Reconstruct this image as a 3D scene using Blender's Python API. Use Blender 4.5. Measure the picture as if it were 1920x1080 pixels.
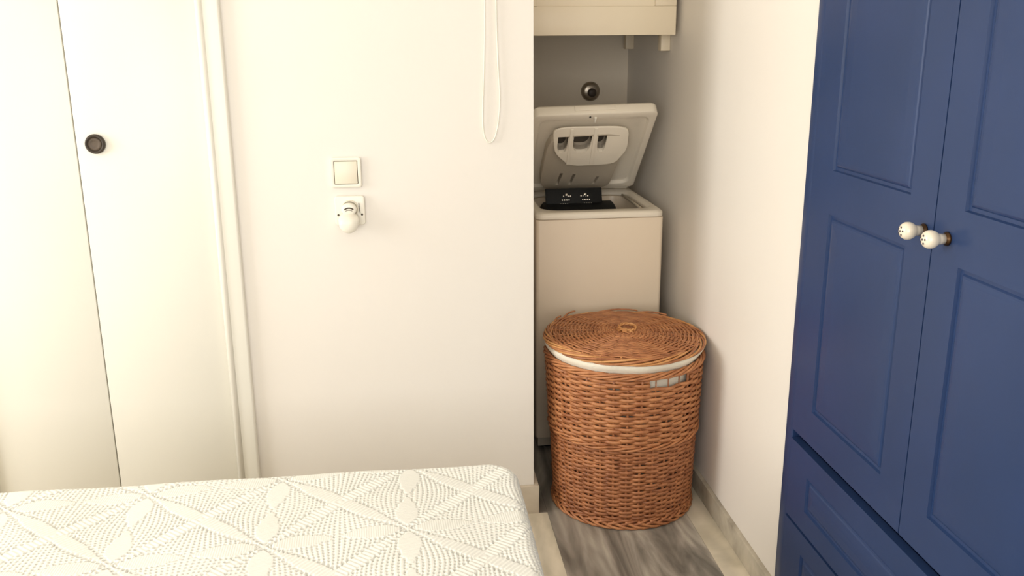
import bpy, bmesh, math, random
import numpy as np
from mathutils import Matrix, Vector

random.seed(7)
rng = np.random.default_rng(7)
for o in list(bpy.data.objects):
    bpy.data.objects.remove(o, do_unlink=True)
scene = bpy.context.scene
C = scene.collection
PI = math.pi

# ------------------------------------------------------------------ camera
CAM_H = 1.5
F_PX = 1717.91
cam_data = bpy.data.cameras.new('camera')
cam_data.sensor_width = 36.0
cam_data.lens = F_PX / 1920.0 * 36.0
cam_data.clip_start = 0.02
cam = bpy.data.objects.new('camera', cam_data)
C.objects.link(cam)
def cdir(u, v):
    return Vector((u - 960, -(v - 540), -F_PX)).normalized()
up_c = -cdir(960 + 43, 540 + 6260)            # vertical vanishing point
dep_c = cdir(960 - 210, 540 - 470)            # depth vanishing point
dep_c = (dep_c - up_c * dep_c.dot(up_c)).normalized()
x_c = dep_c.cross(up_c)
Rm = Matrix((x_c, dep_c, up_c))
cam.matrix_world = Matrix.Translation((0, 0, CAM_H)) @ Rm.to_4x4()
scene.camera = cam

# ------------------------------------------------------------------ world, daylight, fill, exposure
world = bpy.data.worlds.new('daylight_world')
scene.world = world
world.use_nodes = True
wbg = world.node_tree.nodes['Background']
wbg.inputs[0].default_value = (0.80, 0.90, 1.0, 1)
wbg.inputs[1].default_value = 1.0

def area_light(name, loc, rot, sx, sy, watts, col):
    d = bpy.data.lights.new(name, 'AREA')
    d.shape = 'RECTANGLE'; d.size = sx; d.size_y = sy
    d.energy = watts; d.color = col
    o = bpy.data.objects.new(name, d)
    o.location = loc; o.rotation_euler = rot
    C.objects.link(o)
    return o
# daylight entering through the window in the left wall plus an added fill lamp behind the camera
area_light('window_daylight', (-4.17, 1.35, 1.62), (0, -PI/2, 0), 1.9, 1.7, 165, (1.0, 0.985, 0.96))
area_light('front_fill', (-0.75, -1.47, 1.62), (PI/2, 0, 0), 2.3, 1.75, 92, (1.0, 0.985, 0.96))  # fill lamp added to even out the walls, no known source there

vs = scene.view_settings
vs.view_transform = 'Standard'
vs.look = 'None'
vs.gamma = 1.0
vs.use_curve_mapping = False
vs.exposure = -0.77

# ------------------------------------------------------------------ materials
def srgb(r, g, b):
    f = lambda c: (c/255/12.92) if c/255 <= 0.04045 else ((c/255 + 0.055)/1.055)**2.4
    return (f(r), f(g), f(b), 1)

def mat(name, c1, c2=None, scale=6.0, rough=0.5, metal=0.0, bump=0.0, bscale=60.0, stretch=(1, 1, 1),
        coat=0.0, detail=4.0, spec=0.5, lo=0.35, hi=0.65):
    m = bpy.data.materials.new(name)
    m.use_nodes = True
    nt = m.node_tree; N = nt.nodes; L = nt.links
    p = N['Principled BSDF']
    p.inputs['Roughness'].default_value = rough
    p.inputs['Metallic'].default_value = metal
    p.inputs['Coat Weight'].default_value = coat
    p.inputs['Specular IOR Level'].default_value = spec
    tc = N.new('ShaderNodeTexCoord')
    mp = N.new('ShaderNodeMapping'); mp.inputs['Scale'].default_value = stretch
    L.new(tc.outputs['Object'], mp.inputs['Vector'])
    nz = N.new('ShaderNodeTexNoise'); nz.inputs['Scale'].default_value = scale; nz.inputs['Detail'].default_value = detail
    L.new(mp.outputs['Vector'], nz.inputs['Vector'])
    rp = N.new('ShaderNodeValToRGB')
    rp.color_ramp.elements[0].position = lo; rp.color_ramp.elements[1].position = hi
    rp.color_ramp.elements[0].color = c1
    rp.color_ramp.elements[1].color = c2 if c2 else c1
    L.new(nz.outputs['Fac'], rp.inputs['Fac'])
    L.new(rp.outputs['Color'], p.inputs['Base Color'])
    if bump:
        nb = N.new('ShaderNodeTexNoise'); nb.inputs['Scale'].default_value = bscale; nb.inputs['Detail'].default_value = 3
        L.new(mp.outputs['Vector'], nb.inputs['Vector'])
        bp = N.new('ShaderNodeBump'); bp.inputs['Strength'].default_value = bump; bp.inputs['Distance'].default_value = 0.002
        L.new(nb.outputs['Fac'], bp.inputs['Height'])
        L.new(bp.outputs['Normal'], p.inputs['Normal'])
    return m

def marble(name, base, vein, light, scale=3.0, stretch=(1, 0.14, 1), rough=0.22):
    m = bpy.data.materials.new(name)
    m.use_nodes = True
    nt = m.node_tree; N = nt.nodes; L = nt.links
    p = N['Principled BSDF']; p.inputs['Roughness'].default_value = rough
    tc = N.new('ShaderNodeTexCoord')
    mp = N.new('ShaderNodeMapping'); mp.inputs['Scale'].default_value = stretch
    L.new(tc.outputs['Object'], mp.inputs['Vector'])
    n1 = N.new('ShaderNodeTexNoise'); n1.inputs['Scale'].default_value = scale; n1.inputs['Detail'].default_value = 5
    n1.inputs['Distortion'].default_value = 2.2; n1.inputs['Roughness'].default_value = 0.5
    L.new(mp.outputs['Vector'], n1.inputs['Vector'])
    r1 = N.new('ShaderNodeValToRGB')
    e = r1.color_ramp.elements
    e[0].position = 0.34; e[0].color = vein
    e[1].position = 0.70; e[1].color = light
    k = r1.color_ramp.elements.new(0.50); k.color = base
    L.new(n1.outputs['Fac'], r1.inputs['Fac'])
    n2 = N.new('ShaderNodeTexWave'); n2.wave_type = 'BANDS'; n2.bands_direction = 'X'
    n2.inputs['Scale'].default_value = scale*1.2; n2.inputs['Distortion'].default_value = 7.0
    n2.inputs['Detail'].default_value = 3; n2.inputs['Detail Scale'].default_value = 1.4
    L.new(mp.outputs['Vector'], n2.inputs['Vector'])
    r2 = N.new('ShaderNodeValToRGB')
    r2.color_ramp.elements[0].position = 0.0; r2.color_ramp.elements[0].color = (0.88, 0.88, 0.88, 1)
    r2.color_ramp.elements[1].position = 1.0; r2.color_ramp.elements[1].color = (1.06, 1.06, 1.06, 1)
    L.new(n2.outputs['Fac'], r2.inputs['Fac'])
    mx = N.new('ShaderNodeMix'); mx.data_type = 'RGBA'; mx.blend_type = 'MULTIPLY'; mx.inputs['Factor'].default_value = 1.0
    L.new(r1.outputs['Color'], mx.inputs['A']); L.new(r2.outputs['Color'], mx.inputs['B'])
    L.new(mx.outputs['Result'], p.inputs['Base Color'])
    return m

M = {}
M['wall'] = mat('wall_paint', srgb(241, 235, 226), srgb(240, 233, 223), 1.5, 0.55, bump=0.25, bscale=35)
M['wall_alcove'] = mat('alcove_warm_tone', srgb(238, 225, 204), srgb(236, 222, 200), 1.5, 0.55, bump=0.25, bscale=35)  # warmer, slightly darker tone than the other walls
M['ceiling'] = mat('ceiling_paint', srgb(244, 240, 230), None, 2, 0.7)
M['door'] = mat('door_lacquer', srgb(240, 237, 226), srgb(239, 235, 223), 1.2, 0.33, bump=0.05, bscale=12)
M['frame'] = mat('frame_lacquer', srgb(242, 238, 226), None, 2, 0.3)
M['cream_cab'] = mat('cabinet_cream', srgb(240, 226, 200), srgb(237, 221, 194), 3, 0.4, bump=0.08, bscale=30, stretch=(1, 1, .15))
M['base'] = mat('baseboard_cream_stone', srgb(222, 210, 190), srgb(205, 192, 172), 9, 0.3)
M['base_m'] = marble('baseboard_grey_marble', srgb(174, 165, 148), srgb(146, 138, 123), srgb(196, 186, 167), 4, (1, .8, 1))
M['dark_marble'] = marble('dark_grey_marble', srgb(150, 143, 133), srgb(112, 107, 99), srgb(198, 189, 175), 4.2, (1.7, 0.27, 1))
M['beige_marble'] = marble('beige_marble', srgb(222, 211, 190), srgb(200, 190, 168), srgb(230, 219, 200), 3, (1, .6, 1))
M['grout'] = mat('grout', srgb(120, 108, 92), None, 20, 0.9)
M['blue'] = mat('blue_paint', srgb(42, 62, 103), srgb(39, 59, 98), 4, 0.30, bump=0.10, bscale=18, spec=0.28)
M['blue_in'] = mat('wardrobe_carcass_blue', srgb(48, 60, 92), None, 4, 0.5)
M['porcelain'] = mat('porcelain', srgb(240, 228, 206), None, 5, 0.12, coat=0.5)
M['brass_dark'] = mat('aged_brass', srgb(92, 66, 40), srgb(60, 42, 26), 40, 0.35, metal=0.8)
M['ink'] = mat('painted_flower_ink', srgb(58, 52, 60), None, 5, 0.3)
M['bronze'] = mat('bronze', srgb(98, 84, 70), srgb(80, 67, 54), 30, 0.5, metal=0.0)
M['bronze_d'] = mat('bronze_dark', srgb(60, 50, 40), None, 30, 0.5)
M['plastic'] = mat('cream_plastic', srgb(238, 229, 208), None, 5, 0.3)
M['plastic_w'] = mat('white_plastic', srgb(243, 237, 222), None, 5, 0.28)
M['cord'] = mat('white_cord', srgb(246, 241, 226), None, 90, 0.6)
M['hole'] = mat('socket_dark', srgb(70, 58, 44), None, 5, 0.6)
M['enamel'] = mat('washer_enamel', srgb(240, 223, 199), srgb(238, 219, 194), 2, 0.32)
M['wash_pl'] = mat('washer_plastic', srgb(244, 233, 214), None, 3, 0.34)
M['pocket'] = mat('pocket_shade_grey', srgb(72, 65, 56), None, 3, 0.6)  # shade inside the dispenser openings, put into the colour
M['wash_grey'] = mat('washer_plastic_grey', srgb(205, 192, 172), srgb(200, 187, 167), 6, 0.45)
M['black'] = mat('black_plastic', srgb(20, 21, 23), srgb(14, 15, 16), 12, 0.55, spec=.25)
M['steel'] = mat('steel', srgb(200, 196, 188), None, 20, 0.25, metal=1.0)
M['chrome'] = mat('chrome_pipe', srgb(170, 160, 146), None, 20, 0.3, metal=.9)
M['wicker'] = mat('wicker', srgb(154, 93, 56), srgb(203, 140, 92), 26, 0.45, bump=0.3, bscale=220, detail=5, lo=.3, hi=.7)
M['wicker_d'] = mat('wicker_brown', srgb(140, 84, 51), srgb(190, 126, 82), 30, 0.45, bump=0.3, bscale=220, detail=5, lo=.3, hi=.7)
M['wicker_l'] = mat('wicker_pale', srgb(188, 124, 70), srgb(224, 168, 108), 26, 0.45, bump=0.3, bscale=220, lo=.3, hi=.7)
M['liner'] = mat('cotton_liner', srgb(240, 233, 215), None, 8, 0.9, bump=0.4, bscale=300)
M['crochet'] = mat('crochet_cotton', srgb(240, 239, 232), srgb(237, 236, 228), 9, 0.95, bump=0.2, bscale=420, spec=.2)
M['sheet'] = mat('mattress_cotton', srgb(236, 226, 204), None, 8, 0.95)
M['bedwood'] = mat('bed_base_wood', srgb(150, 118, 84), srgb(128, 98, 68), 8, 0.5, stretch=(.2, 2, 2))
M['winframe'] = mat('window_white', srgb(240, 238, 230), None, 3, 0.4)
gm = bpy.data.materials.new('window_glass'); gm.use_nodes = True
gp = gm.node_tree.nodes['Principled BSDF']
gp.inputs['Transmission Weight'].default_value = 1.0; gp.inputs['Roughness'].default_value = 0.02; gp.inputs['IOR'].default_value = 1.1
M['glass'] = gm

# ------------------------------------------------------------------ helpers
def tag(o, label=None, cat=None, group=None, kind=None):
    if label: o['label'] = label
    if cat: o['category'] = cat
    if group: o['group'] = group
    if kind: o['kind'] = kind
    return o

def empty(name, loc, label=None, cat=None, group=None):
    o = bpy.data.objects.new(name, None)
    o.location = loc; o.empty_display_size = 0.05
    C.objects.link(o)
    return tag(o, label, cat, group)

def mk(name, verts, faces, m, parent=None, smooth=False, bevel=0.0, segs=2, angle=40):
    me = bpy.data.meshes.new(name)
    me.from_pydata([tuple(map(float, v)) for v in verts], [], [tuple(int(i) for i in f) for f in faces])
    me.update()
    bm = bmesh.new(); bm.from_mesh(me)
    bmesh.ops.recalc_face_normals(bm, faces=bm.faces)
    if bevel:
        es = [e for e in bm.edges if len(e.link_faces) == 2 and e.calc_face_angle(0) > math.radians(angle)]
        bmesh.ops.bevel(bm, geom=es, offset=bevel, segments=segs, profile=0.5, affect='EDGES', clamp_overlap=True)
    bm.to_mesh(me); bm.free()
    if smooth or bevel:
        for p in me.polygons: p.use_smooth = True
        if not smooth:
            me.set_sharp_from_angle(angle=math.radians(35))
    return link(name, me, m, parent)

def link(name, me, m, parent=None):
    o = bpy.data.objects.new(name, me)
    if m is not None:
        me.materials.clear(); me.materials.append(M[m] if isinstance(m, str) else m)
    C.objects.link(o)
    if parent is not None:
        o.parent = parent
        # meshes are written in world coordinates: undo the parents' translation
        t = Vector((0, 0, 0)); q = parent
        while q is not None:
            t += q.location; q = q.parent
        o.location = -t
    return o

class G:                                   # geometry collector
    def __init__(self): self.v = []; self.f = []
    def add(self, V, F):
        n = len(self.v)
        self.v.extend([tuple(p) for p in V]); self.f.extend([tuple(i + n for i in f) for f in F])
        return self
    def box(self, x0, x1, y0, y1, z0, z1):
        V = [(x0,y0,z0),(x1,y0,z0),(x1,y1,z0),(x0,y1,z0),(x0,y0,z1),(x1,y0,z1),(x1,y1,z1),(x0,y1,z1)]
        return self.add(V, [(0,3,2,1),(4,5,6,7),(0,1,5,4),(1,2,6,5),(2,3,7,6),(3,0,4,7)])
    def build(self, name, m, parent=None, **k): return mk(name, self.v, self.f, m, parent, **k)

def box(name, m, x0, x1, y0, y1, z0, z1, parent=None, bevel=0.0, **k):
    return G().box(x0, x1, y0, y1, z0, z1).build(name, m, parent, bevel=bevel, **k)

def tube(P, r, sides=6, closed=False, flat=1.0, ref=(0, 0, 1)):
    """tube along points P; r scalar or array; flat = radius factor along ref-side normal"""
    P = np.asarray(P, float); n = len(P)
    r = np.broadcast_to(np.asarray(r, float), (n,))
    if closed: T = np.roll(P, -1, 0) - np.roll(P, 1, 0)
    else: T = np.gradient(P, axis=0)
    T /= np.linalg.norm(T, axis=1)[:, None] + 1e-12
    ref = np.asarray(ref, float)
    B = np.cross(T, np.broadcast_to(ref, T.shape))
    nb = np.linalg.norm(B, axis=1)
    alt = np.cross(T, np.broadcast_to(np.array([1., 0.013, 0.02]), T.shape))
    B[nb < 1e-3] = alt[nb < 1e-3]
    B /= np.linalg.norm(B, axis=1)[:, None]
    Nn = np.cross(B, T)
    a = np.arange(sides) * 2 * PI / sides
    V = P[:, None, :] + r[:, None, None] * (np.cos(a)[None, :, None] * B[:, None, :] * flat + np.sin(a)[None, :, None] * Nn[:, None, :])
    V = V.reshape(-1, 3)
    F = []
    m_ = n if closed else n - 1
    for i in range(m_):
        j = (i + 1) % n
        for k in range(sides):
            l = (k + 1) % sides
            F.append((i*sides + k, i*sides + l, j*sides + l, j*sides + k))
    if not closed:
        F.append(tuple(range(sides))[::-1]); F.append(tuple((n-1)*sides + k for k in range(sides)))
    return V, F

def lathe(prof, origin, axis, segs=28):
    """prof: list of (radius, height along axis)"""
    ax = Vector(axis).normalized()
    u = ax.orthogonal().normalized(); w = ax.cross(u)
    V = []; F = []
    for (r, h) in prof:
        for k in range(segs):
            a = 2*PI*k/segs
            p = Vector(origin) + ax*h + (u*math.cos(a) + w*math.sin(a))*max(r, 1e-5)
            V.append(tuple(p))
    for i in range(len(prof) - 1):
        for k in range(segs):
            l = (k+1) % segs
            F.append((i*segs+k, i*segs+l, (i+1)*segs+l, (i+1)*segs+k))
    F.append(tuple(range(segs))[::-1]); F.append(tuple((len(prof)-1)*segs + k for k in range(segs)))
    return V, F

def rrect(x0, x1, y0, y1, r, n=8):
    pts = []
    for (cx, cy, a0) in ((x1-r, y1-r, 0), (x0+r, y1-r, PI/2), (x0+r, y0+r, PI), (x1-r, y0+r, 3*PI/2)):
        for i in range(n+1):
            a = a0 + PI/2*i/n
            pts.append((cx + r*math.cos(a), cy + r*math.sin(a)))
    return pts

def loops_mesh(loops, cap0=False, cap1=False):
    """loops: list of equal-length closed loops of 3d points joined in order"""
    n = len(loops[0]); V = [p for l in loops for p in l]; F = []
    for i in range(len(loops)-1):
        for k in range(n):
            l = (k+1) % n
            F.append((i*n+k, i*n+l, (i+1)*n+l, (i+1)*n+k))
    if cap0: F.append(tuple(range(n))[::-1])
    if cap1: F.append(tuple((len(loops)-1)*n + k for k in range(n)))
    return V, F

def ring_loops(outer, inner, z0, z1, place=lambda x, y, z: (x, y, z)):
    L_ = [[place(*p, z0) for p in inner], [place(*p, z0) for p in outer], [place(*p, z1) for p in outer], [place(*p, z1) for p in inner]]
    V, F = loops_mesh(L_)
    n = len(outer)
    for k in range(n):
        l = (k+1) % n
        F.append((3*n+k, 3*n+l, l, k))
    return V, F

def boolean_cut(o, cutters):
    """cut the cutter meshes out of o (real holes); cutters are removed afterwards"""
    for c in cutters:
        md = o.modifiers.new('cut', 'BOOLEAN'); md.operation = 'DIFFERENCE'; md.solver = 'EXACT'; md.object = c
    bpy.context.view_layer.update()
    dg = bpy.context.evaluated_depsgraph_get()
    me = bpy.data.meshes.new_from_object(o.evaluated_get(dg))
    mats = [s.material for s in o.material_slots]
    o.modifiers.clear()
    o.data = me
    me.materials.clear()
    for m_ in mats: me.materials.append(m_)
    for p in me.polygons: p.material_index = 0
    for c in cutters: bpy.data.objects.remove(c, do_unlink=True)
    me.set_sharp_from_angle(angle=math.radians(35))

def struct(o): return tag(o, kind='structure')

# ------------------------------------------------------------------ room dimensions (metres, camera at x=0,y=0)
XL, XR, XB = -4.2, 0.957, 1.56          # left wall, right wall face, recess behind the wardrobe
YB, YN, YF = 2.676, 3.92, -1.5          # back wall face, alcove back wall face, wall behind the camera
ZC = 2.80
XP = 0.377                              # free edge of the partition beside the alcove
YW0, YW1 = 2.074, 0.985                 # wardrobe recess in the right wall

# floor: a bed of grout with separate stone slabs
floor = struct(box('floor', 'grout', XL-.2, XB+.2, YF-.2, YN+.2, -0.12, -0.006))
def slab(m, x0, x1, y0, y1, nm): return box(nm, m, x0, x1, y0, y1, -0.006, 0.0, floor)
g = 0.0003
slab('dark_marble', XP, 0.421-g, 2.662, 3.92, 'marble_slab')
for (y0, y1) in ((-1.5, -0.3), (-0.3, 0.95), (0.95, 3.92)):
    slab('dark_marble', 0.421+g, 0.868-g, y0+g, y1-g, 'marble_slab')
    slab('beige_marble', 0.868+g, XR, y0+g, y1-g, 'border_strip')
for j, y0 in enumerate(np.arange(-1.5, 2.6, 0.4625)):
    slab('beige_marble', 0.30+g, 0.421-g, y0+g, y0+0.4625-g, 'border_strip')
    x = 0.30
    while x > XL + .01:
        x2 = max(XL, x - 0.5)
        slab('beige_marble', x2+g, x-g, y0+g, y0+0.4625-g, 'floor_tile')
        x = x2
slab('dark_marble', 0.868, XB, YW1, YW0, 'marble_slab')

# walls
CX0, CX1, CZ = -1.262, -0.540, 2.06      # closet opening in the back wall
b = G()
b.box(CX1, XP, YB, YN, 0, ZC)
b.box(XL, CX0, YB, YN, 0, ZC)
b.box(CX0, CX1, YB, YN, CZ, ZC)
b.box(CX0, CX1, 3.30, YN, 0, CZ)
struct(b.build('wall_back', 'wall'))
struct(box('wall_alcove', 'wall_alcove', XP, XR, YN, YN+.2, 0, ZC))
b = G()
b.box(XR, XB+.2, YW0, YN+.2, 0, ZC)
b.box(XR, XB+.2, YF, YW1, 0, ZC)
b.box(XB, XB+.2, YW1, YW0, 0, ZC)
b.box(XR, XB, YW1, YW0, 2.30, ZC)
struct(b.build('wall_right', 'wall'))
WY0, WY1, WZ0, WZ1 = 0.47, 2.23, 0.64, 2.60
b = G()
b.box(XL-.2, XL, YF, WY0, 0, ZC); b.box(XL-.2, XL, WY1, YN, 0, ZC)
b.box(XL-.2, XL, WY0, WY1, 0, WZ0); b.box(XL-.2, XL, WY0, WY1, WZ1, ZC)
struct(b.build('wall_left', 'wall'))
BX0, BX1, BZ1 = -1.95, 0.45, 2.55
b = G()
b.box(XL-.2, BX0, YF-.2, YF, 0, ZC); b.box(BX1, XB+.2, YF-.2, YF, 0, ZC); b.box(BX0, BX1, YF-.2, YF, BZ1, ZC)
struct(b.build('wall_front', 'wall'))
ceil = struct(box('ceiling', 'ceiling', XL-.2, XB+.2, YF-.2, YN+.2, ZC, ZC+.12))

def window(name, place, a0, a1, z0, z1, cols):
    """frame + sashes; place(a, d, z): a along the wall, d depth"""
    fr = G()
    def bx(a, b_, d0, d1, zz0, zz1):
        p, q = place(a, d0, zz0), place(b_, d1, zz1)
        fr.box(min(p[0], q[0]), max(p[0], q[0]), min(p[1], q[1]), max(p[1], q[1]), zz0, zz1)
    w = .06
    bx(a0, a0+w, .08, .15, z0, z1); bx(a1-w, a1, .08, .15, z0, z1)
    bx(a0+w, a1-w, .08, .15, z0, z0+w); bx(a0+w, a1-w, .08, .15, z1-w, z1)
    step = (a1-a0)/cols
    for i in range(1, cols): bx(a0+step*i-.045, a0+step*i+.045, .08, .15, z0+w, z1-w)
    o = struct(fr.build(name, 'winframe', bevel=.004))
    for i in range(cols):
        pg = G()
        p = place(a0+step*i+.05, .11, z0+.05); q = place(a0+step*(i+1)-.05, .116, z1-.05)
        pg.box(min(p[0], q[0]), max(p[0], q[0]), min(p[1], q[1]), max(p[1], q[1]), z0+.05, z1-.05)
        pg.build('pane', 'glass', o)
    return o
window('window_1', lambda a, d, z: (XL-d, a, z), WY0, WY1, WZ0, WZ1, 2)
window('window_2', lambda a, d, z: (a, YF-d, z), BX0, BX1, 0.0, BZ1, 2)  # unseen opening, assumed to go with the added fill lamp

# baseboards
b = G(); b.box(CX1+.075, XP+.016, YB-.015, YB, 0, .097); b.box(XP, XP+.016, YB, YN, 0, .097)
struct(b.build('baseboard_back', 'base', bevel=.0015))
struct(box('baseboard_right', 'base_m', XR-.015, XR, YW0+.002, YN, 0.0, .069, bevel=.0015))

# ------------------------------------------------------------------ closet with double doors (left)
fr = G()
def trim_profile():
    # architrave around the opening, stepped, with a rounded inner bead
    for (x0, x1) in ((CX1-.004, CX1+.058), (CX0-.058, CX0+.004)):
        fr.box(x0, x1, YB-.020, YB+.03, 0, CZ+.06)
    fr.box(CX0+.004, CX1-.004, YB-.020, YB+.03, CZ, CZ+.06)
trim_profile()
trim = struct(fr.build('trim_1', 'frame', bevel=.006, segs=3))
def bead(x, w):
    b = G()
    prof = [(x-w/2, YB-.004), (x-w/2, YB-.020), (x-w*.25, YB-.0265), (x+w*.25, YB-.0265), (x+w/2, YB-.020), (x+w/2, YB-.004)]
    lo = [(p[0], p[1], 0.0) for p in prof]; hi = [(p[0], p[1], CZ+.004) for p in prof]
    V, F = loops_mesh([lo, hi], True, True); b.add(V, F)
    return b.build('inner_bead', 'frame', trim, smooth=True)
bead(CX1+.004, .020); bead(CX0-.004, .020)
GAP = -0.9005
d1 = struct(box('door_1', 'door', CX0+.0065, GAP-.0014, YB-.006, YB+.026, .012, CZ-.004, bevel=.0025))
d2 = struct(box('door_2', 'door', GAP+.0014, CX1-.0065, YB-.006, YB+.026, .012, CZ-.004, bevel=.0025))
kx, kz = -0.848, 1.221
kb = G(); kb.add(*lathe([(0, -.002), (.0265, -.002), (.0275, .004), (.026, .010), (.0225, .0125), (.0205, .0105), (.019, .008), (.010, .0075), (0, .0075)], (kx, YB-.006, kz), (0, -1, 0), 36))
kn = kb.build('round_pull', 'bronze_d', d2, smooth=True)
kb = G(); kb.add(*lathe([(0, .0065), (.0182, .0065), (.0178, .0088), (.012, .0094), (.0105, .0084), (.005, .0086), (0, .0088)], (kx, YB-.006, kz), (0, -1, 0), 36))
kb.build('pull_disc', 'bronze', kn, smooth=True)

# ------------------------------------------------------------------ light switch, socket, plug-in device, cord
def rplate(name, m, cx, cz, w, h, d0, d1, r, parent, bev=.002):
    pts = rrect(cx-w/2, cx+w/2, cz-h/2, cz+h/2, r)
    l0 = [(p[0], YB-d0, p[1]) for p in pts]; l1 = [(p[0], YB-d1, p[1]) for p in pts]
    V, F = loops_mesh([l0, l1], True, True)
    return mk(name, V, F, m, parent, bevel=bev, segs=3, angle=60)
sx, sz = -0.169, 1.126
sw = empty('light_switch', (sx, YB, sz), 'square cream light switch on the wall above the socket', 'light switch')
ro = rrect(sx-.0435, sx+.0435, sz-.0435, sz+.0435, .007); ri = rrect(sx-.0335, sx+.0335, sz-.0335, sz+.0335, .003)
V, F = ring_loops(ro, ri, 0, .0105, lambda x, y, z: (x, YB-z, y))
mk('frame', V, F, 'plastic_w', sw, bevel=.002, segs=2, angle=60)
rplate('back_plate', 'hole', sx, sz, .070, .070, .0005, .004, .003, sw, 0)
G().add([(sx-.0322, YB-.004, sz-.0322), (sx+.0322, YB-.004, sz-.0322), (sx+.0322, YB-.004, sz+.0322), (sx-.0322, YB-.004, sz+.0322),
         (sx-.0322, YB-.0125, sz-.0322), (sx+.0322, YB-.0125, sz-.0322), (sx+.0322, YB-.0095, sz+.0322), (sx-.0322, YB-.0095, sz+.0322)],
        [(0,3,2,1),(4,5,6,7),(0,1,5,4),(1,2,6,5),(2,3,7,6),(3,0,4,7)]).build('rocker', 'plastic', sw, bevel=.0016)

ox, oz = -0.163, 1.015
so = empty('wall_socket', (ox, YB, oz), 'square cream wall socket with a plug-in device below the switch', 'socket')
po = rplate('frame', 'plastic_w', ox, oz, .086, .086, 0.0, .0105, .009, so, .003)
kb = G(); kb.add(*lathe([(0, .0108), (.0215, .0108), (.0215, .0135), (.0235, .0140), (.0245, .0135), (.0250, .0105)], (ox, YB, oz+.006), (0, -1, 0), 32))
kb.build('socket_ring', 'plastic', so, smooth=True)
for s in (-1, 1):
    kb = G(); kb.add(*lathe([(0, .0105), (.0032, .0105), (.0032, .0112), (0, .0112)], (ox + s*.034, YB, oz-.012), (0, -1, 0), 12))
    kb.build('screw_hole', 'hole', so)
# plug-in device: a rounded body that hangs from the socket, with a scooped, slotted head
pg = empty('plug_in_device', (ox, YB, oz), 'small white plug-in device with rounded belly pushed into wall socket', 'plug')
b = G()
loops = []
for (d, sc, dz) in ((.0142, .80, 0), (.020, .95, -.001), (.030, 1.0, -.004), (.042, .96, -.008), (.050, .82, -.011), (.055, .55, -.013), (.0565, .2, -.014)):
    l = []
    for k in range(32):
        a = 2*PI*k/32
        x = .030*math.cos(a)*sc
        z = (.020 if math.sin(a) > 0 else .034)*math.sin(a)*sc
        l.append((ox - .004 + x, YB - d, oz - .020 + dz + z))
    loops.append(l)
V, F = loops_mesh(loops, True, True); b.add(V, F)
b.build('body', 'plastic_w', pg, smooth=True)
b = G()
loops = []
for (d, sc) in ((.0142, 1.0), (.026, .97), (.031, .90), (.033, .7)):
    loops.append([(ox - .002 + .0225*math.cos(2*PI*k/28)*sc, YB - d, oz + .006 + .0195*math.sin(2*PI*k/28)*sc) for k in range(28)])
V, F = loops_mesh(loops, True, True); b.add(V, F)
hd = b.build('head', 'plastic_w', pg, smooth=True)
def arc_slot(zc, r, a0, a1, rad, nm):
    P = [(ox - .002 + r*math.cos(a), YB - .0325, oz + zc + r*.55*math.sin(a)) for a in np.linspace(a0, a1, 12)]
    g_ = G(); V, F = tube(P, np.r_[.0006, np.full(10, rad), .0006], 8, ref=(0, 1, 0)); g_.add(V, F)
    g_.build(nm, 'hole', hd, smooth=True)
arc_slot(.004, .0135, .25, PI-.25, .0022, 'vent_slot')
arc_slot(-.001, .0115, .5, PI-.5, .0010, 'vent_slot')
g_ = G(); g_.add(*tube([(ox+.026, YB-.0118, oz+.022), (ox+.027, YB-.0118, oz+.008), (ox+.029, YB-.0118, oz-.008)], .0011, 6)); g_.build('seam', 'hole', so)

# cord loop (blind pull) hanging in front of the wall from a hook above the picture
cd = empty('pull_cord', (0.25, YB, 1.2), 'thin white cord loop hanging on the wall beside the alcove', 'cord')
P = []
ctrl = [(.236, 2.10), (.236, 1.60), (.232, 1.42), (.2265, 1.30), (.2265, 1.25), (.233, 1.215), (.246, 1.203), (.260, 1.217), (.270, 1.255), (.2755, 1.31), (.2755, 1.36), (.2715, 1.44), (.2685, 1.60), (.2675, 2.10)]
def catmull(ctrl, n=8):
    c = [np.array(p, float) for p in ctrl]; c = [2*c[0]-c[1]] + c + [2*c[-1]-c[-2]]
    out = []
    for i in range(1, len(c)-2):
        for t in np.linspace(0, 1, n, endpoint=False):
            p0, p1, p2, p3 = c[i-1:i+3]
            out.append(.5*((2*p1)+(-p0+p2)*t+(2*p0-5*p1+4*p2-p3)*t*t+(-p0+3*p1-3*p2+p3)*t**3))
    out.append(c[-2])
    return np.array(out)
cc = catmull(ctrl)
P = [(p[0]+.002, YB-.007, p[1]) for p in cc]
g_ = G(); g_.add(*tube(P, .0022, 7, ref=(0, 1, 0))); g_.build('cord', 'cord', cd, smooth=True)
g_ = G(); g_.add(*lathe([(0, 0), (.012, 0), (.012, .004), (.005, .006), (.004, .016), (.007, .018), (.007, .022), (0, .023)], (.254, YB, 2.105), (0, -1, 0), 18)); g_.build('hook', 'steel', cd, smooth=True)
g_ = G(); g_.add(*tube([(.238, YB-.007, 2.10), (.245, YB-.008, 2.108), (.254, YB-.009, 2.111), (.263, YB-.008, 2.108), (.2695, YB-.007, 2.10)], .0022, 7, ref=(0, 1, 0))); g_.build('cord_bend', 'cord', cd, smooth=True)

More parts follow.
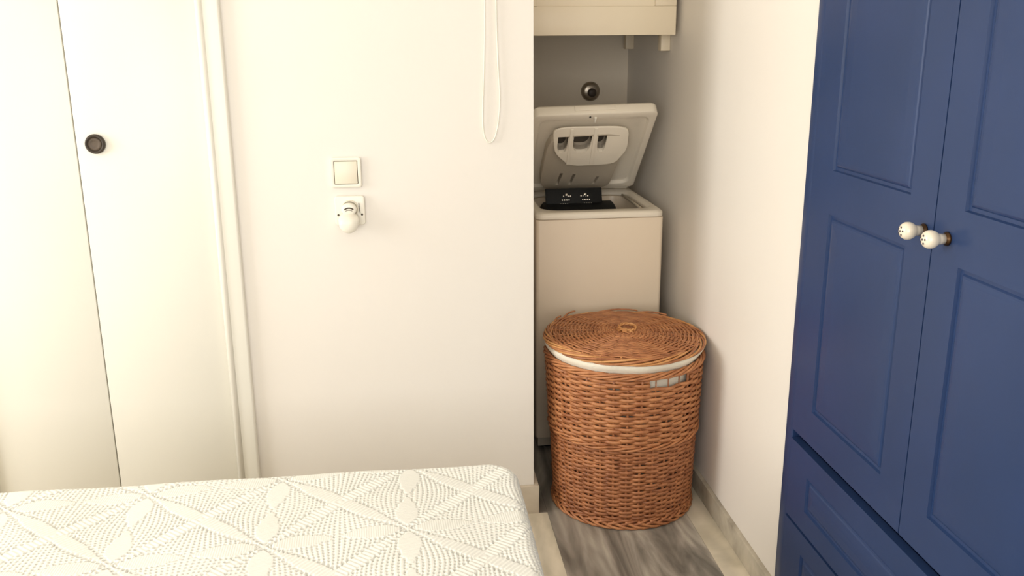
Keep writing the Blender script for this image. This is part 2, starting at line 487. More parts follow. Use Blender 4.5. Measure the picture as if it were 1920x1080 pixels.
# ------------------------------------------------------------------ blue wardrobe (right)
XW = 0.940                              # plane of the door fronts
wd = empty('wardrobe', (XW, 1.53, 0), 'tall blue wardrobe with panelled double doors and drawers below', 'wardrobe')
WYa, WYb = YW0 - .002, YW1 + .002        # far and near outer sides
b = G()
b.box(XW+.004, XW+.026, WYa-.043, WYa, 0.0, 2.29)                 # face frame stiles
b.box(XW+.004, XW+.026, WYb, WYb+.043, 0.0, 2.29)
b.box(XW+.004, XW+.026, WYb+.043, WYa-.043, 2.20, 2.29)
b.build('face_frame', 'blue', wd, bevel=.002)
b = G()
b.box(XW+.026, XB-.01, WYa-.02, WYa, 0, 2.29); b.box(XW+.026, XB-.01, WYb, WYb+.02, 0, 2.29)
b.box(XB-.02, XB-.01, WYb+.02, WYa-.02, 0, 2.29); b.box(XW+.026, XB-.02, WYb+.02, WYa-.02, 2.27, 2.29)
b.box(XW+.030, XB-.02, WYb+.02, WYa-.02, .520, .545); b.box(XW+.026, XB-.02, WYb+.02, WYa-.02, 0, .09)
b.box(XW+.030, XB-.02, WYb+.02, WYa-.02, .303, .313)
b.build('carcass', 'blue_in', wd)

def panelled(name, y0, y1, z0, z1, panels, parent, thick=.022, gw=.019, gd=.0065):
    """board facing -x with routed rectangular grooves around raised fields"""
    b = G()
    X0 = XW
    ys = sorted({y0, y1} | {p[0] for p in panels} | {p[1] for p in panels})
    zs = sorted({z0, z1} | {p[2] for p in panels} | {p[3] for p in panels})
    cells = []
    for i in range(len(ys)-1):
        for j in range(len(zs)-1):
            ym, zm = (ys[i]+ys[i+1])/2, (zs[j]+zs[j+1])/2
            if not any(p[0] < ym < p[1] and p[2] < zm < p[3] for p in panels):
                b.add([(X0, ys[i], zs[j]), (X0, ys[i+1], zs[j]), (X0, ys[i+1], zs[j+1]), (X0, ys[i], zs[j+1])], [(0, 1, 2, 3)])
    def rl(p, ins, x): return [(x, p[0]+ins, p[2]+ins), (x, p[1]-ins, p[2]+ins), (x, p[1]-ins, p[3]-ins), (x, p[0]+ins, p[3]-ins)]
    for p in panels:
        prof = ((0, 0), (.0022, gd*.9), (gw*.45, gd), (gw*.62, gd*.5), (gw*.8, gd*.25), (gw+.004, 0.0008), (min(gw+.030, (p[3]-p[2])/2-.008), 0.0))
        V, F = loops_mesh([rl(p, i_, X0+d_) for i_, d_ in prof], False, True); b.add(V, F)
    # sides and back
    lo = [(X0, y0, z0), (X0, y1, z0), (X0, y1, z1), (X0, y0, z1)]
    hi = [(X0+thick, y0, z0), (X0+thick, y1, z0), (X0+thick, y1, z1), (X0+thick, y0, z1)]
    V, F = loops_mesh([lo, hi], False, True); b.add(V, F)
    me = bpy.data.meshes.new(name); me.from_pydata(b.v, [], b.f)
    bm = bmesh.new(); bm.from_mesh(me)
    bmesh.ops.remove_doubles(bm, verts=bm.verts, dist=1e-5)
    bmesh.ops.recalc_face_normals(bm, faces=bm.faces)
    bm.to_mesh(me); bm.free()
    return link(name, me, 'blue', parent)
YM = 1.5165                              # where the doors meet
DZ0, DZ1 = .549, 2.195
fy, ny = WYa-.0455, WYb+.0455
def door_panels(a, b_):
    return [(a, b_, .632, 1.111), (a, b_, 1.209, 2.10)]
dA = panelled('wardrobe_door', YM+.0016, fy, DZ0, DZ1, door_panels(1.604, 1.928), wd)
dB = panelled('wardrobe_door', ny, YM-.0016, DZ0, DZ1, door_panels(1.105, 1.432), wd)
for (z0, z1, pz0, pz1) in ((.317, .524, .372, .462), (.098, .309, .155, .252)):
    panelled('drawer', ny, fy, z0, z1, [(1.09, 1.925, pz0, pz1)], wd)
b = G(); b.box(XW+.035, XW+.05, WYb+.043, WYa-.043, 0, .094); b.build('plinth', 'blue_in', wd)
def knob(y, z, door):
    b = G(); b.add(*lathe([(0, -.001), (.0125, -.001), (.0125, .003), (.0095, .006), (.0085, .008), (0, .0085)], (XW, y, z), (-1, 0, 0), 24))
    c = b.build('knob_collar', 'brass_dark', door, smooth=True)
    b = G(); b.add(*lathe([(0, .007), (.0095, .0072), (.0098, .016), (.0115, .020), (.0150, .0245), (.0168, .031), (.0162, .037), (.0130, .0425), (.0085, .0455), (.003, .0468), (0, .047)], (XW, y, z), (-1, 0, 0), 30))
    k = b.build('knob', 'porcelain', door, smooth=True)
    return k
for (y, dr) in ((1.546, dA), (1.472, dB)):
    k = knob(y, 1.153, dr)
    b = G()                                # little painted flower on the knob face
    for i in range(5):
        a = 2*PI*i/5 + .5
        yy, zz = y + .0072*math.cos(a), 1.153 + .0072*math.sin(a)
        b.add(*lathe([(0, .0), (.0021, 0.0), (.0018, .0006), (0, .0007)], (XW-.0462, yy, zz), (-1, 0.0, 0), 10))
    b.add(*lathe([(0, .0), (.0022, 0.0), (.0018, .0006), (0, .0007)], (XW-.0470, y, 1.153), (-1, 0, 0), 10))
    o = b.build('painted_flower', 'ink', dr)

# ------------------------------------------------------------------ wall cabinet over the washer
cb = empty('wall_cabinet', (.67, 3.17, 1.5), 'cream wooden cabinet hung high in the alcove above the washer', 'cabinet')
CA0, CA1, CY0, CY1, CZ0, CZ1 = XP+.006, .938, 3.168, 3.86, 1.502, 2.30
b = G()
b.box(CA0, CA0+.018, CY0+.022, CY1, CZ0+.004, CZ1); b.box(CA1-.018, CA1, CY0+.022, CY1, CZ0+.004, CZ1)
b.box(CA0+.018, CA1-.018, CY0+.022, CY1, CZ0+.004, CZ0+.022); b.box(CA0+.018, CA1-.018, CY0+.022, CY1, CZ1-.018, CZ1)
b.box(CA0+.018, CA1-.018, CY1-.008, CY1, CZ0+.022, CZ1-.018)
b.build('body', 'cream_cab', cb, bevel=.001)
b = G()                                    # door leaf: frame with recessed field
b.box(CA0, CA1, CY0, CY0+.021, CZ0, CZ0+.095)
b.box(CA0, CA1, CY0, CY0+.021, CZ1-.095, CZ1)
b.box(CA0, CA0+.075, CY0, CY0+.021, CZ0+.095, CZ1-.095); b.box(CA1-.075, CA1, CY0, CY0+.021, CZ0+.095, CZ1-.095)
dr = b.build('cabinet_door', 'cream_cab', cb, bevel=.0025)
box('door_field', 'cream_cab', CA0+.075, CA1-.075, CY0+.007, CY0+.018, CZ0+.095, CZ1-.095, dr)
for y in (3.29, 3.82):
    box('wall_block', 'cream_cab', .922, .9565, y, y+.04, 1.447, 1.506, cb, bevel=.003)

# chrome pipe rosette with hose stub on the alcove wall
tp = empty('water_tap', (.797, YN, 1.277), 'round chrome tap rosette on the alcove wall behind the washer lid', 'tap')
tx, tz = .7965, 1.273
b = G(); b.add(*lathe([(0, 0), (.041, 0), (.0405, .006), (.034, .013), (.024, .017), (.0, .018)], (tx, YN, tz), (0, -1, 0), 32)); b.build('rosette', 'chrome', tp, smooth=True)
b = G(); b.add(*lathe([(0, .016), (.014, .016), (.014, .03), (.018, .032), (.018, .044), (.012, .048), (0, .048)], (tx, YN, tz-.004), (0, -1, 0), 20)); b.build('valve', 'bronze_d', tp, smooth=True)

# ------------------------------------------------------------------ top-loading washing machine
X0, X1, Y0, Y1, ZT = .448, .905, 3.115, 3.715, .904
wm = empty('washing_machine', ((X0+X1)/2, (Y0+Y1)/2, 0), 'white top-loading washing machine with its lid raised in the alcove', 'washing machine')
out = rrect(X0, X1, Y0, Y1, .014); inn = rrect(X0+.045, X1-.035, Y0+.075, Y1-.13, .06)
V, F = ring_loops(out, inn, .055, .880); mk('body', V, F, 'enamel', wm, bevel=.003, angle=60)
box('plinth', 'wash_grey', X0+.01, X1-.01, Y0+.018, Y1-.01, .016, .0545, wm)
for (fx, fy_) in ((X0+.05, Y0+.06), (X1-.05, Y0+.06), (X0+.05, Y1-.06), (X1-.05, Y1-.06)):
    b = G(); b.add(*lathe([(0, 0), (.018, 0), (.018, .008), (.010, .010), (.010, .017), (0, .017)], (fx, fy_, 0), (0, 0, 1), 14)); b.build('foot', 'black', wm)
# top frame with raised rim and rounded opening
o1 = rrect(X0-.001, X1+.001, Y0-.004, Y1, .030); i1 = rrect(X0+.040, X1-.030, Y0+.070, Y1-.13, .065)
o2 = rrect(X0+.006, X1-.006, Y0+.004, Y1-.01, .030)
i2 = rrect(X0+.028, X1-.018, Y0+.050, Y1-.115, .07)
L_ = [[(*p, .8815) for p in i1], [(*p, .8815) for p in o1], [(*p, .897) for p in o1], [(*p, ZT) for p in o2], [(*p, ZT) for p in i2], [(*p, .893) for p in i1]]
V, F = loops_mesh(L_); n = len(o1)
for k in range(n):
    l = (k+1) % n; F.append((5*n+k, 5*n+l, l, k))
tf = mk('top_frame', V, F, 'wash_pl', wm, bevel=.0025, angle=35)
# rear shelf of the top frame (hinge side) and inner tub lip
box('hinge_rail', 'wash_pl', X0+.012, X1-.012, Y1-.112, Y1-.02, ZT+.0005, ZT+.016, wm, bevel=.006)
b = G()
b.box(X0+.046, X1-.036, Y0+.076, Y1-.131, .700, .712); b.build('tub_floor', 'wash_grey', wm)
g_ = G(); g_.add(*tube([(X1-.044, Y0+.10, .882), (X1-.042, Y0+.25, .884), (X1-.046, Y1-.16, .886)], .0055, 8)); g_.build('inner_groove', 'wash_grey', wm, smooth=True)
# black drum: horizontal cylinder plus raised access flap
b = G(); pr = [(0, 0), (.150, 0), (.158, .006), (.158, .262), (.150, .268), (0, .268)]
b.add(*lathe(pr, (.512, 3.372, .738), (1, 0, 0), 40)); drum = b.build('drum', 'black', wm, smooth=False, bevel=.001)
b = G()
fl = [(.520, 3.345, .868), (.735, 3.345, .868), (.735, 3.375, .949), (.520, 3.375, .949)]
nv = Vector((0, -.938, .347))
fr_ = [Vector(p) for p in fl]; bk = [p - nv*.012 for p in fr_]
V, F = loops_mesh([[tuple(p) for p in fr_], [tuple(p) for p in bk]], True, True)
flap = mk('drum_flap', V, F, 'black', wm, bevel=.003)
for cx in (.597, .668):
    b = G(); c0 = Vector((cx, 3.3585, .9255)) + nv*.002
    b.add(*lathe([(0, 0), (.006, 0), (.006, .004), (.004, .006), (0, .006)], c0, nv, 14)); b.build('latch_stud', 'steel', flap, smooth=True)
b = G()
for (cx, sgn) in ((.592, 1), (.676, -1)):
    for i in range(4):
        for j in range(4):
            x = cx + (i-1.5)*.0085 + sgn*(j-1.5)*.006; t = .25 + j*.011/.087*1.35
            p = fr_[0].lerp(fr_[3], min(t-.12, .9)); p = Vector((x, p.y, p.z)) + nv*.0005
            b.add(*lathe([(0, 0), (.0031, 0), (.0027, .0012), (0, .0014)], p, nv, 8))
b.build('perforation_studs', 'steel', flap)['kind'] = 'stuff'
# raised lid: local frame on the underside, hinge at the rear
LB = Vector((0, 3.521, .943)); LD = Vector((0, -.728, .686)).normalized(); LN = Vector((0, -LD.z, LD.y)).normalized()
if LN.y > 0: LN = -LN
def lidp(x, v, off=0.0):
    p = LB + LD*v + LN*off
    return (x, p.y, p.z - (X1 - x)*.022)
lo_ = rrect(X0+.004, X1-.006, -.035, .436, .022); li_ = rrect(X0+.028, X1-.030, -.005, .408, .03)
lo2 = rrect(X0+.010, X1-.012, -.028, .430, .022); li2 = rrect(X0+.034, X1-.036, .002, .402, .03)
L_ = [[lidp(*p, -.046) for p in lo2], [lidp(*p, -.036) for p in lo_], [lidp(*p, -.002) for p in lo_], [lidp(*p, 0) for p in lo2], [lidp(*p, 0) for p in li_], [lidp(*p, -.012) for p in li2]]
V, F = loops_mesh(L_, True, True)
lid = mk('lid', V, F, 'wash_pl', wm, bevel=.002, angle=30)
def lid_prism(name, pts, off0, m, parent, bevel=.006, segs=3):
    """pts: (x, v, off) front outline; extruded back to off0"""
    fr_ = [lidp(x, v, o) for x, v, o in pts]; bk = [lidp(x, v, off0) for x, v, o in pts]
    V, F = loops_mesh([bk, fr_], True, True)
    return mk(name, V, F, m, parent, bevel=bevel, segs=segs, angle=25)
def smooth_poly(pts, n=4):
    c = [np.array(p, float) for p in pts]; N_ = len(c); out = []
    for i in range(N_):
        p0, p1, p2 = c[i-1], c[i], c[(i+1) % N_]
        a = p1 + (p0-p1)*.28; b_ = p1 + (p2-p1)*.28
        for t in np.linspace(0, 1, n): out.append(tuple((1-t)**2*a + 2*t*(1-t)*p1 + t*t*b_))
    return out
tray = lid_prism('dispenser_base', smooth_poly([(.517, .345, .022), (.509, .081, .03), (.530, .030, .03), (.585, .013, .03), (.785, .012, .03), (.792, .129, .03), (.812, .345, .022)]), -.012, 'wash_grey', lid, .004)
cut = []
for (x, v0, v1) in ((.583, .050, .122), (.633, .048, .114), (.727, .043, .092)):
    sk = .010
    q = [(x-.0055-sk*.5, v0, .05), (x+.0055-sk*.5, v0, .05), (x+.0055+sk*.5, v1, .05), (x-.0055+sk*.5, v1, .05)]
    cut.append(lid_prism('cutter', q, .006, 'black', None, 0))
boolean_cut(tray, cut)
def foff(v): return .012 + (.375 - v)*.253
disp = lid_prism('dispenser_cover', [(x, v, foff(v)) for x, v, _ in smooth_poly([(.526, .380, 0), (.803, .372, 0), (.812, .270, 0), (.772, .204, 0), (.603, .203, 0), (.540, .268, 0)], 6)], .005, 'wash_pl', lid, .007)
def pocket_cutters():
    cut = []
    for (xa, xb) in ((.549, .586), (.606, .672), (.695, .727)):
        xm = (xa+xb)/2; w = (xb-xa)/2
        q = [(xm + w*math.copysign(abs(math.cos(t))**.6, math.cos(t)), .312 + .046*math.sin(t), .09) for t in np.linspace(PI, 2*PI, 15)]
        q += [(xb, .338, .09), (xa, .338, .09)]
        cut.append(lid_prism('cutter', q, -.006, 'black', None, 0))
    return cut
boolean_cut(disp, pocket_cutters())
boolean_cut(tray, pocket_cutters())
for (xa, xb) in ((.549, .586), (.606, .672), (.695, .727)):
    lid_prism('pocket_shade_plate', [(xa-.004, .262, -.0058), (xb+.004, .262, -.0058), (xb+.004, .342, -.0058), (xa-.004, .342, -.0058)], -.0075, 'pocket', disp, 0)  # dark plates deepen the shade in the openings by colour
# raised collars framing the openings, pockets, latch hook, groove and lip recess
for (xa, xb) in ((.590, .601), (.677, .690)):
    q = [(xa, .215, foff(.215)+.003), (xb, .215, foff(.215)+.003), (xb, .372, foff(.372)+.004), (xa, .372, foff(.372)+.004)]
    lid_prism('cover_rib', q, .010, 'wash_pl', disp, .0012)
for (xa, xb) in ((.640, .688), (.694, .742)):
    lid_prism('painted_shadow_strip', [(xa, .199, .048), (xb, .199, .048), (xb, .2035, .048), (xa, .2035, .048)], .02, 'black', disp, 0)  # black strips drawn as the shadow under the cover's lower edge
lid_prism('rib', [(.53, .395, -.006), (.827, .395, -.006), (.827, .402, -.006), (.53, .402, -.006)], -.0125, 'wash_pl', lid, .002)
hook = lid_prism('latch_hook', [(.672, .398, .010), (.677, .398, .010), (.679, .418, .004), (.670, .418, .004)], -.012, 'plastic_w', lid, .002)
b = G(); b.add(*lathe([(0, 0), (.004, 0), (.003, .002), (0, .002)], lidp(.655, .419, 0.0), LN, 12)); b.build('latch_screw', 'black', lid)
q0 = [lidp(x, .4362, o) for x, o in ((.60, -.034), (.745, -.034), (.745, -.014), (.60, -.014))]
q1 = [lidp(x, .4395, o) for x, o in ((.60, -.034), (.745, -.034), (.745, -.014), (.60, -.014))]
V, F = loops_mesh([q0, q1], True, True); mk('lip_grip', V, F, 'wash_pl', lid, bevel=.001)
for x in (X0+.06, X1-.06):
    b = G(); b.add(*lathe([(0, -.02), (.011, -.02), (.011, .02), (0, .02)], (x, 3.560, .929), (1, 0, 0), 16)); b.build('hinge', 'wash_grey', lid, smooth=False)

# ------------------------------------------------------------------ wicker laundry basket
def bc(z): t = z/.51; return (.686 + .002*t, 2.747 + .028*t)           # centre at height z
def br(z):
    t = z/.51; return .2235 + .0245*t
bk = empty('laundry_basket', (.687, 2.75, 0), 'round brown wicker laundry basket with lid and white liner', 'laundry basket')
NS = 36
def ring_pts(z, r, nseg, wob=None, dz=None):
    cx, cy = bc(z); a = np.arange(nseg)*2*PI/nseg
    rr = r + (wob(a) if wob is not None else 0)
    zz = np.full(nseg, z) + (dz(a) if dz is not None else 0)
    return np.c_[cx + rr*np.cos(a), cy + rr*np.sin(a), zz]
# hand-hold opening towards the front right (angle of its middle, half width)
HA, HW = math.radians(-68.0), math.radians(16.5)
HZ0, HZ1 = .463, .4965
def adiff(a): return (a - HA + PI) % (2*PI) - PI
def weave(name, z0, z1, pitch, rad, amp, m, dr=0.0):
    g_ = G(); nseg = NS*6; i = 0; z = z0
    while z < z1 - pitch*.3:
        ph = (i % 2)*PI; jit = rng.normal(0, .0006); rj = rad*(1 + rng.normal(0, .06))
        p1, p2 = rng.uniform(0, 6.28, 2)
        P = ring_pts(z + jit, br(z) + dr, nseg, lambda a: amp*np.tanh(1.6*np.cos(a*NS/2 + ph))/np.tanh(1.6) + .0007*np.sin(5*a+p1),
                     lambda a: .0011*np.sin(3*a + p1) + .0008*np.sin(7*a + p2))
        if HZ0 < z < HZ1:
            a = np.arange(nseg)*2*PI/nseg; keep = np.abs(adiff(a)) > HW
            k0 = int(np.argmax(np.abs(adiff(a)) <= HW)); 
            idx = np.arange(nseg); seq = np.roll(idx, -int(np.where((~keep) & np.roll(keep, -1))[0][0]) - 1); seq = [s for s in seq if keep[s]]
            g_.add(*tube(P[seq], rj, 6, False, flat=.62))
        else:
            g_.add(*tube(P, rj, 6, True, flat=.62))
        z += pitch; i += 1
    o = g_.build(name, m, bk, smooth=True); o['kind'] = 'stuff'
    return o
weave('lower_weave', .030, .264, .0074, .0056, .0038, 'wicker_d')
weave('upper_weave', .284, .501, .0094, .0063, .0045, 'wicker', .003)
# stakes
for k in range(NS):
    a = 2*PI*k/NS
    g_ = G(); P = []
    for z in np.linspace(.012, .505, 14):
        cx, cy = bc(z); r = br(z); P.append((cx + r*math.cos(a), cy + r*math.sin(a), z))
    thin = [.0022 if abs(adiff(a)) < HW and p[2] > .43 else .0046 for p in P]
    g_.add(*tube(P, thin, 6, ref=(math.cos(a), math.sin(a), 0)))
    g_.build('stake', 'wicker_d', bk, smooth=True)
def rope(name, z, r, strands, rad, sr, turns, m, zamp=1.0, tilt=None, n=360):
    for s in range(strands):
        g_ = G(); a = np.arange(n)*2*PI/n; ph = turns*a + 2*PI*s/strands
        cx, cy = bc(z)
        rr = r + rad*np.cos(ph); zz = z + rad*zamp*np.sin(ph) + (tilt(a) if tilt else 0)
        g_.add(*tube(np.c_[cx + rr*np.cos(a), cy + rr*np.sin(a), zz], sr, 7, True))
        g_.build(name, m, bk, smooth=True)
rope('waist_strand', .2745, br(.274)+.0062, 3, .0046, .0040, 9, 'wicker', 1.3)
rope('rim_strand', .508, br(.508)+.004, 5, .0072, .0042, 7, 'wicker', 1.1)
rope('base_strand', .021, br(.02)+.002, 3, .0055, .0042, 12, 'wicker_d', 1.2)
# slanted foot border: short sticks that lean along the edge
for k in range(NS):
    a0 = 2*PI*k/NS; P = []
    for t in np.linspace(0, 1, 7):
        a = a0 + t*2*PI/NS*2.1; z = .026 - .0215*math.sin(PI*min(t*1.15, 1)*.5)
        cx, cy = bc(z); r = br(z) + .004 + .006*math.sin(PI*t)
        P.append((cx + r*math.cos(a), cy + r*math.sin(a), max(z, .0048)))
    g_ = G(); g_.add(*tube(P, .0046, 7)); g_.build('foot_stick', 'wicker', bk, smooth=True)
# base disc (inside)
cx, cy = bc(.03)
b = G(); b.add(*lathe([(0, .018), (.208, .018), (.208, .026), (0, .026)], (cx, cy, 0), (0, 0, 1), 48)); b.build('base_panel', 'wicker_d', bk)
# cotton liner: a bag inside, turned over the rim
Ls = []
for (z, dr_) in ((.030, -.026), (.20, -.040), (.40, -.036), (.45, -.017), (.495, -.012), (.515, -.007), (.5265, .003), (.5385, .0100), (.5475, .008), (.551, .001), (.545, -.006), (.50, -.0185)):
    cx, cy = bc(z); Ls.append([(cx + (br(min(z, .51)) + dr_ + .0012*math.sin(11*t))*math.cos(t), cy + (br(min(z, .51)) + dr_ + .0012*math.sin(11*t))*math.sin(t), z + (.0012*math.sin(9*t) if z > .5 else 0)) for t in np.arange(96)*2*PI/96])
V, F = loops_mesh(Ls, True, False)
mk('liner', V, F, 'liner', bk, smooth=True)
# lid
LC = np.array([.687, 2.776]); LZ = .562; LR = .262
def lidz(x, y, r): return LZ + .010*(1 - (r/LR)**2) - .004*(x - LC[0])/LR
NL = 24
lidroot = None
g_ = G(); i = 0; r = .030
while r < .243:
    n = NL*6; a = np.arange(n)*2*PI/n
    ph = (i % 2)*PI
    x = LC[0] + r*np.cos(a); y = LC[1] + r*np.sin(a)
    p1 = rng.uniform(0, 6.28)
    z = LZ + .010*(1-(r/LR)**2) - .004*(x-LC[0])/LR + .0034*np.cos(a*NL/2 + ph) + .0008*np.sin(4*a + p1)
    rr = r + .0008*np.sin(5*a + p1)
    g_.add(*tube(np.c_[LC[0] + rr*np.cos(a), LC[1] + rr*np.sin(a), z], .0036, 6, True))
    r += .0066; i += 1
lidroot = g_.build('basket_lid', 'wicker', bk, smooth=True)
for k in range(NL):
    a = 2*PI*k/NL
    P = []
    for t in np.linspace(.012, .252, 8):
        x = LC[0] + t*math.cos(a); y = LC[1] + t*math.sin(a); P.append((x, y, lidz(x, y, t) + .0005))
    g_ = G(); g_.add(*tube(P, .0034, 6)); g_.build('spoke', 'wicker_l' if k in (14, 16, 17, 4) else 'wicker', lidroot, smooth=True)
# braided lid border
for s_ in range(7):
    n = 420; a = np.arange(n)*2*PI/n; ph = 4*a + 2*PI*s_/7
    rr = .2505 + .0100*np.cos(ph) + .002*np.sin(3*a + s_); x = LC[0] + rr*np.cos(a); y = LC[1] + rr*np.sin(a)
    z = LZ - .006 - .004*(x-LC[0])/LR + .0080*np.sin(ph) + .0016*np.sin(5*a + 2*s_)
    g_ = G(); g_.add(*tube(np.c_[x, y, z], .0034 + .0005*(s_ % 2), 7, True)); g_.build('border_strand', ('wicker_l', 'wicker', 'wicker_l', 'wicker_d', 'wicker_l', 'wicker', 'wicker_l')[s_], lidroot, smooth=True)
# centre: crossed sticks and a loop handle
for (ang, off) in ((.6, -.008), (.6, .008), (2.1, -.008), (2.1, .008)):
    d = np.array([math.cos(ang), math.sin(ang)]); q = np.array([-d[1], d[0]])
    p0 = LC + q*off - d*.038; p1 = LC + q*off + d*.038
    zc = LZ + .0115 + (.003 if ang > 1 else 0)
    g_ = G(); g_.add(*tube([(*p0, zc-.003), (*(p0*.5+p1*.5), zc+.003), (*p1, zc-.003)], .0036, 6)); g_.build('centre_stick', 'wicker_l', lidroot, smooth=True)
a = np.arange(40)*2*PI/40
for s in range(2):
    rr = .027 + .0028*np.cos(5*a + PI*s)
    g_ = G(); g_.add(*tube(np.c_[LC[0]+.014 + rr*np.cos(a), LC[1]+.012 + rr*.9*np.sin(a), LZ+.021 + .0026*np.sin(5*a + PI*s) + .004*np.sin(a)], .0032, 6, True)); g_.build('loop_handle', 'wicker_l', lidroot, smooth=True)
# loose ends sticking out at the back of the lid
for (a0, a1, r0, r1, z0, z1) in ((2.35, 2.02, .250, .268, -.002, .012), (1.75, 1.15, .252, .262, .0, .006), (2.6, 2.3, .248, .262, 0, .010), (1.2, .75, .25, .266, 0, .004)):
    P = []
    for t in np.linspace(0, 1, 8):
        aa = a0 + (a1-a0)*t; rr = r0 + (r1-r0)*t; P.append((LC[0] + rr*math.cos(aa), LC[1] + rr*math.sin(aa), LZ + z0 + (z1-z0)*math.sin(PI*.5*t) + .004*math.sin(PI*t)))
    g_ = G(); g_.add(*tube(P, .003, 6)); g_.build('loose_end', 'wicker', lidroot, smooth=True)

# ------------------------------------------------------------------ bed and crochet bedspread
BZ = .500
BX0_, BX1_, BY0_, BY1_ = -1.75, .243, .62, 2.046         # outer limits of the covered top
bed = empty('bed', (-.75, 1.33, 0), 'low bed under the white crochet bedspread', 'bed')
pts = rrect(BX0_+.02, BX1_-.022, BY0_+.02, BY1_-.022, .06)
V, F = loops_mesh([[(*p, .270) for p in pts], [(*p, .470) for p in pts]], True, True)
mk('mattress', V, F, 'sheet', bed, bevel=.035, segs=4, angle=60)
box('bed_base', 'bedwood', BX0_+.04, BX1_-.04, BY0_+.04, BY1_-.04, .12, .268, bed, bevel=.008)
for (fx, fy_) in ((BX0_+.1, BY0_+.1), (BX1_-.1, BY0_+.1), (BX0_+.1, BY1_-.1), (BX1_-.1, BY1_-.1)):
    b = G(); b.add(*lathe([(0, 0), (.022, 0), (.028, .12), (0, .12)], (fx, fy_, 0), (0, 0, 1), 16)); b.build('leg', 'bedwood', bed)

def sm(e0, e1, x):
    t = np.clip((x-e0)/(e1-e0), 0, 1); return t*t*(3-2*t)
def crochet(X, Y):
    """height of the crochet: solid petals and ribbed bands, open-work between them"""
    a = (X + .019)/.2945
    b_ = (Y - 1.747 - .112*(X + .019))/.292
    a = a + .010*np.sin(2*PI*b_*.5 + 1) + .006*np.sin(5.1*b_ + a)
    b_ = b_ + .010*np.sin(2*PI*a*.5) 
    fa = a - np.round(a); fb = b_ - np.round(b_)
    A, Bq = np.abs(fa), np.abs(fb)
    D = np.abs(A - Bq)/math.sqrt(2); R = (A + Bq)/math.sqrt(2)
    w = .010 + .046*sm(.05, .45, R)
    band = 1 - sm(w-.008, w+.004, D)
    p = np.maximum(A, Bq); q = np.minimum(A, Bq)
    t = np.clip((p - .05)/.43, 0, 1)
    pw = .092*np.sin(PI*t**.85)**.8*(1 - .25*t)
    pw = np.where((p > .05) & (p < .48), pw, -.02)
    petal = 1 - sm(pw-.008, pw+.004, q)
    solid = np.maximum(band, petal)
    # open work: rows of holes; rows bend round the motif
    bend = .035*np.cos(2*PI*b_)*np.sin(2*PI*a)
    ca = (a + bend)*31; cb = (b_ + .3*bend)*27 + .5*np.round(ca)*0
    mixf = .62 + .38*np.sin(2*PI*(a*.5 + b_*.9) + .8)
    hx = .5 + .5*np.cos(2*PI*ca); hy = .5 + .5*np.cos(2*PI*cb)
    ladder = sm(.70, .95, hx)*(.12 + .88*sm(.2, .6, hy))
    filet = sm(.52, .85, hx*hy)
    net = ladder*(1-mixf) + filet*mixf
    h = -.0070*net*(1-solid)
    # rows of larger holes along the bands and round the petals
    ed = np.exp(-((D - w - .014)/.0085)**2)*sm(.05, .08, R)*(1-petal)
    h -= .0085*ed*sm(.45, .8, .5 + .5*np.cos(2*PI*R*23))
    ep = np.exp(-((q - pw - .012)/.0075)**2)*(pw > 0)*(1-band)
    h -= .0020*ep*sm(.4, .8, .5 + .5*np.cos(2*PI*p*26))
    # ring of holes at the heart of each star
    rad = np.hypot(fa, fb); th = np.arctan2(fb, fa)
    h -= .0100*np.exp(-((rad-.040)/.011)**2)*sm(.3, .75, .5 + .5*np.cos(8*th + PI))
    # ribs across the bands and fine stitches on the petals
    h += .0006*band*np.cos(2*PI*R*30) + .0004*petal*np.cos(2*PI*p*60) + .0002*petal
    return np.maximum(h, -.0115)
def axis_coords(lo, hi, f0, f1, fine, coarse):
    s = []
    x = lo
    while x < hi - 1e-6:
        s.append(x)
        x += fine if f0 <= x < f1 else coarse
    s.append(hi)
    return np.array(s)
RD, DROP = .030, .30
ex = RD*PI/2 + DROP
ix0, ix1, iy0, iy1 = BX0_+RD, BX1_-RD, BY0_+RD, BY1_-RD    # flat part of the top
S = axis_coords(ix0-ex, ix1+ex, -1.14, ix1+.06, .0016, .02)
T = axis_coords(iy0-ex, iy1+ex, 1.40, iy1+.05, .0016, .02)
SS, TT = np.meshgrid(S, T)
rc = .05                                                    # plan radius of the corner
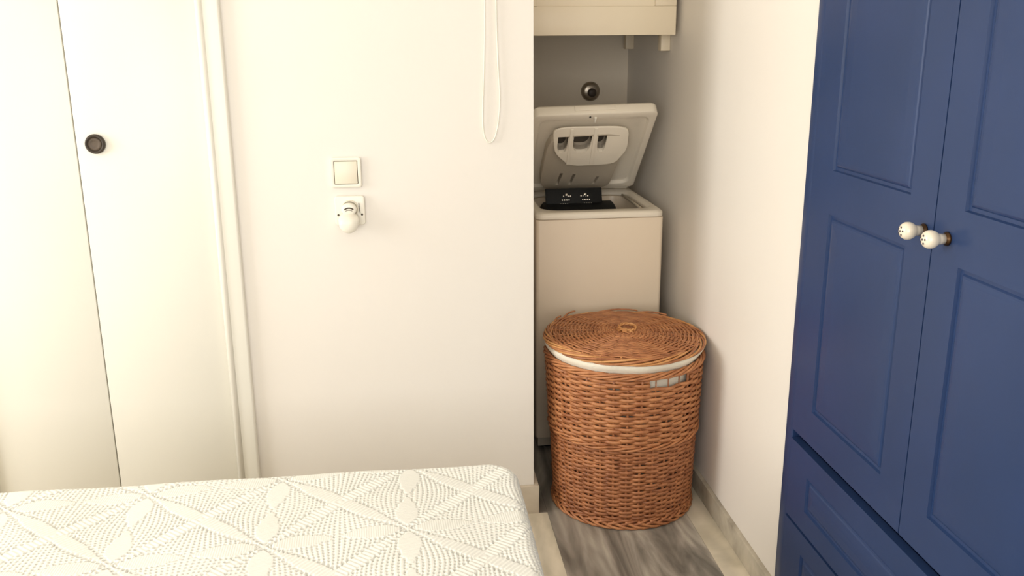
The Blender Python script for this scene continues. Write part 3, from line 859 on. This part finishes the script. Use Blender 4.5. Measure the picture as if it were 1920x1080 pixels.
px = np.clip(SS, ix0+rc, ix1-rc); py = np.clip(TT, iy0+rc, iy1-rc)
dx, dy = SS-px, TT-py; dd = np.hypot(dx, dy)
ux, uy = np.where(dd > 1e-9, dx/np.maximum(dd, 1e-9), 0), np.where(dd > 1e-9, dy/np.maximum(dd, 1e-9), 0)
e = np.maximum(dd - rc, 0)
ang = np.clip(e/RD, 0, PI/2); hang = np.maximum(e - RD*PI/2, 0)
core = np.minimum(dd, rc)
PX = px + ux*(core + RD*np.sin(ang)); PY = py + uy*(core + RD*np.sin(ang))
PZ = BZ - RD*(1-np.cos(ang)) - hang
fold = .010*np.sin((PX+PY)*38)*np.clip(hang/.2, 0, 1)
PX += ux*(fold + .012*np.clip(hang/.3, 0, 1)); PY += uy*(fold + .012*np.clip(hang/.3, 0, 1))
fine_mask = ((SS > -1.13) & (TT > 1.41) & (hang < .001)).astype(float)
hh = crochet(SS, TT)*fine_mask*np.clip(1 - hang*40, 0, 1)
soft = .0025*np.sin(SS*7.3+.4)*np.sin(TT*9.1) + .0015*np.sin(SS*17+TT*5)
nx_, ny_, nz_ = ux*np.sin(ang), uy*np.sin(ang), np.cos(ang)
PX += nx_*hh; PY += ny_*hh; PZ += nz_*hh + soft*np.cos(ang)
nr, nc = SS.shape
V = np.stack([PX, PY, PZ], -1).reshape(-1, 3)
idx = np.arange(nr*nc).reshape(nr, nc)
Fq = np.stack([idx[:-1, :-1], idx[:-1, 1:], idx[1:, 1:], idx[1:, :-1]], -1).reshape(-1, 4)
me = bpy.data.meshes.new('bedspread')
me.vertices.add(len(V)); me.vertices.foreach_set('co', V.astype(np.float32).ravel())
me.loops.add(len(Fq)*4); me.loops.foreach_set('vertex_index', Fq.astype(np.int32).ravel())
me.polygons.add(len(Fq)); me.polygons.foreach_set('loop_start', (np.arange(len(Fq))*4).astype(np.int32))
me.polygons.foreach_set('use_smooth', np.ones(len(Fq), bool))
me.update(calc_edges=True); me.validate()
bs = link('bedspread', me, 'crochet')
tag(bs, 'white crochet bedspread with star and petal pattern over the bed', 'bedspread')
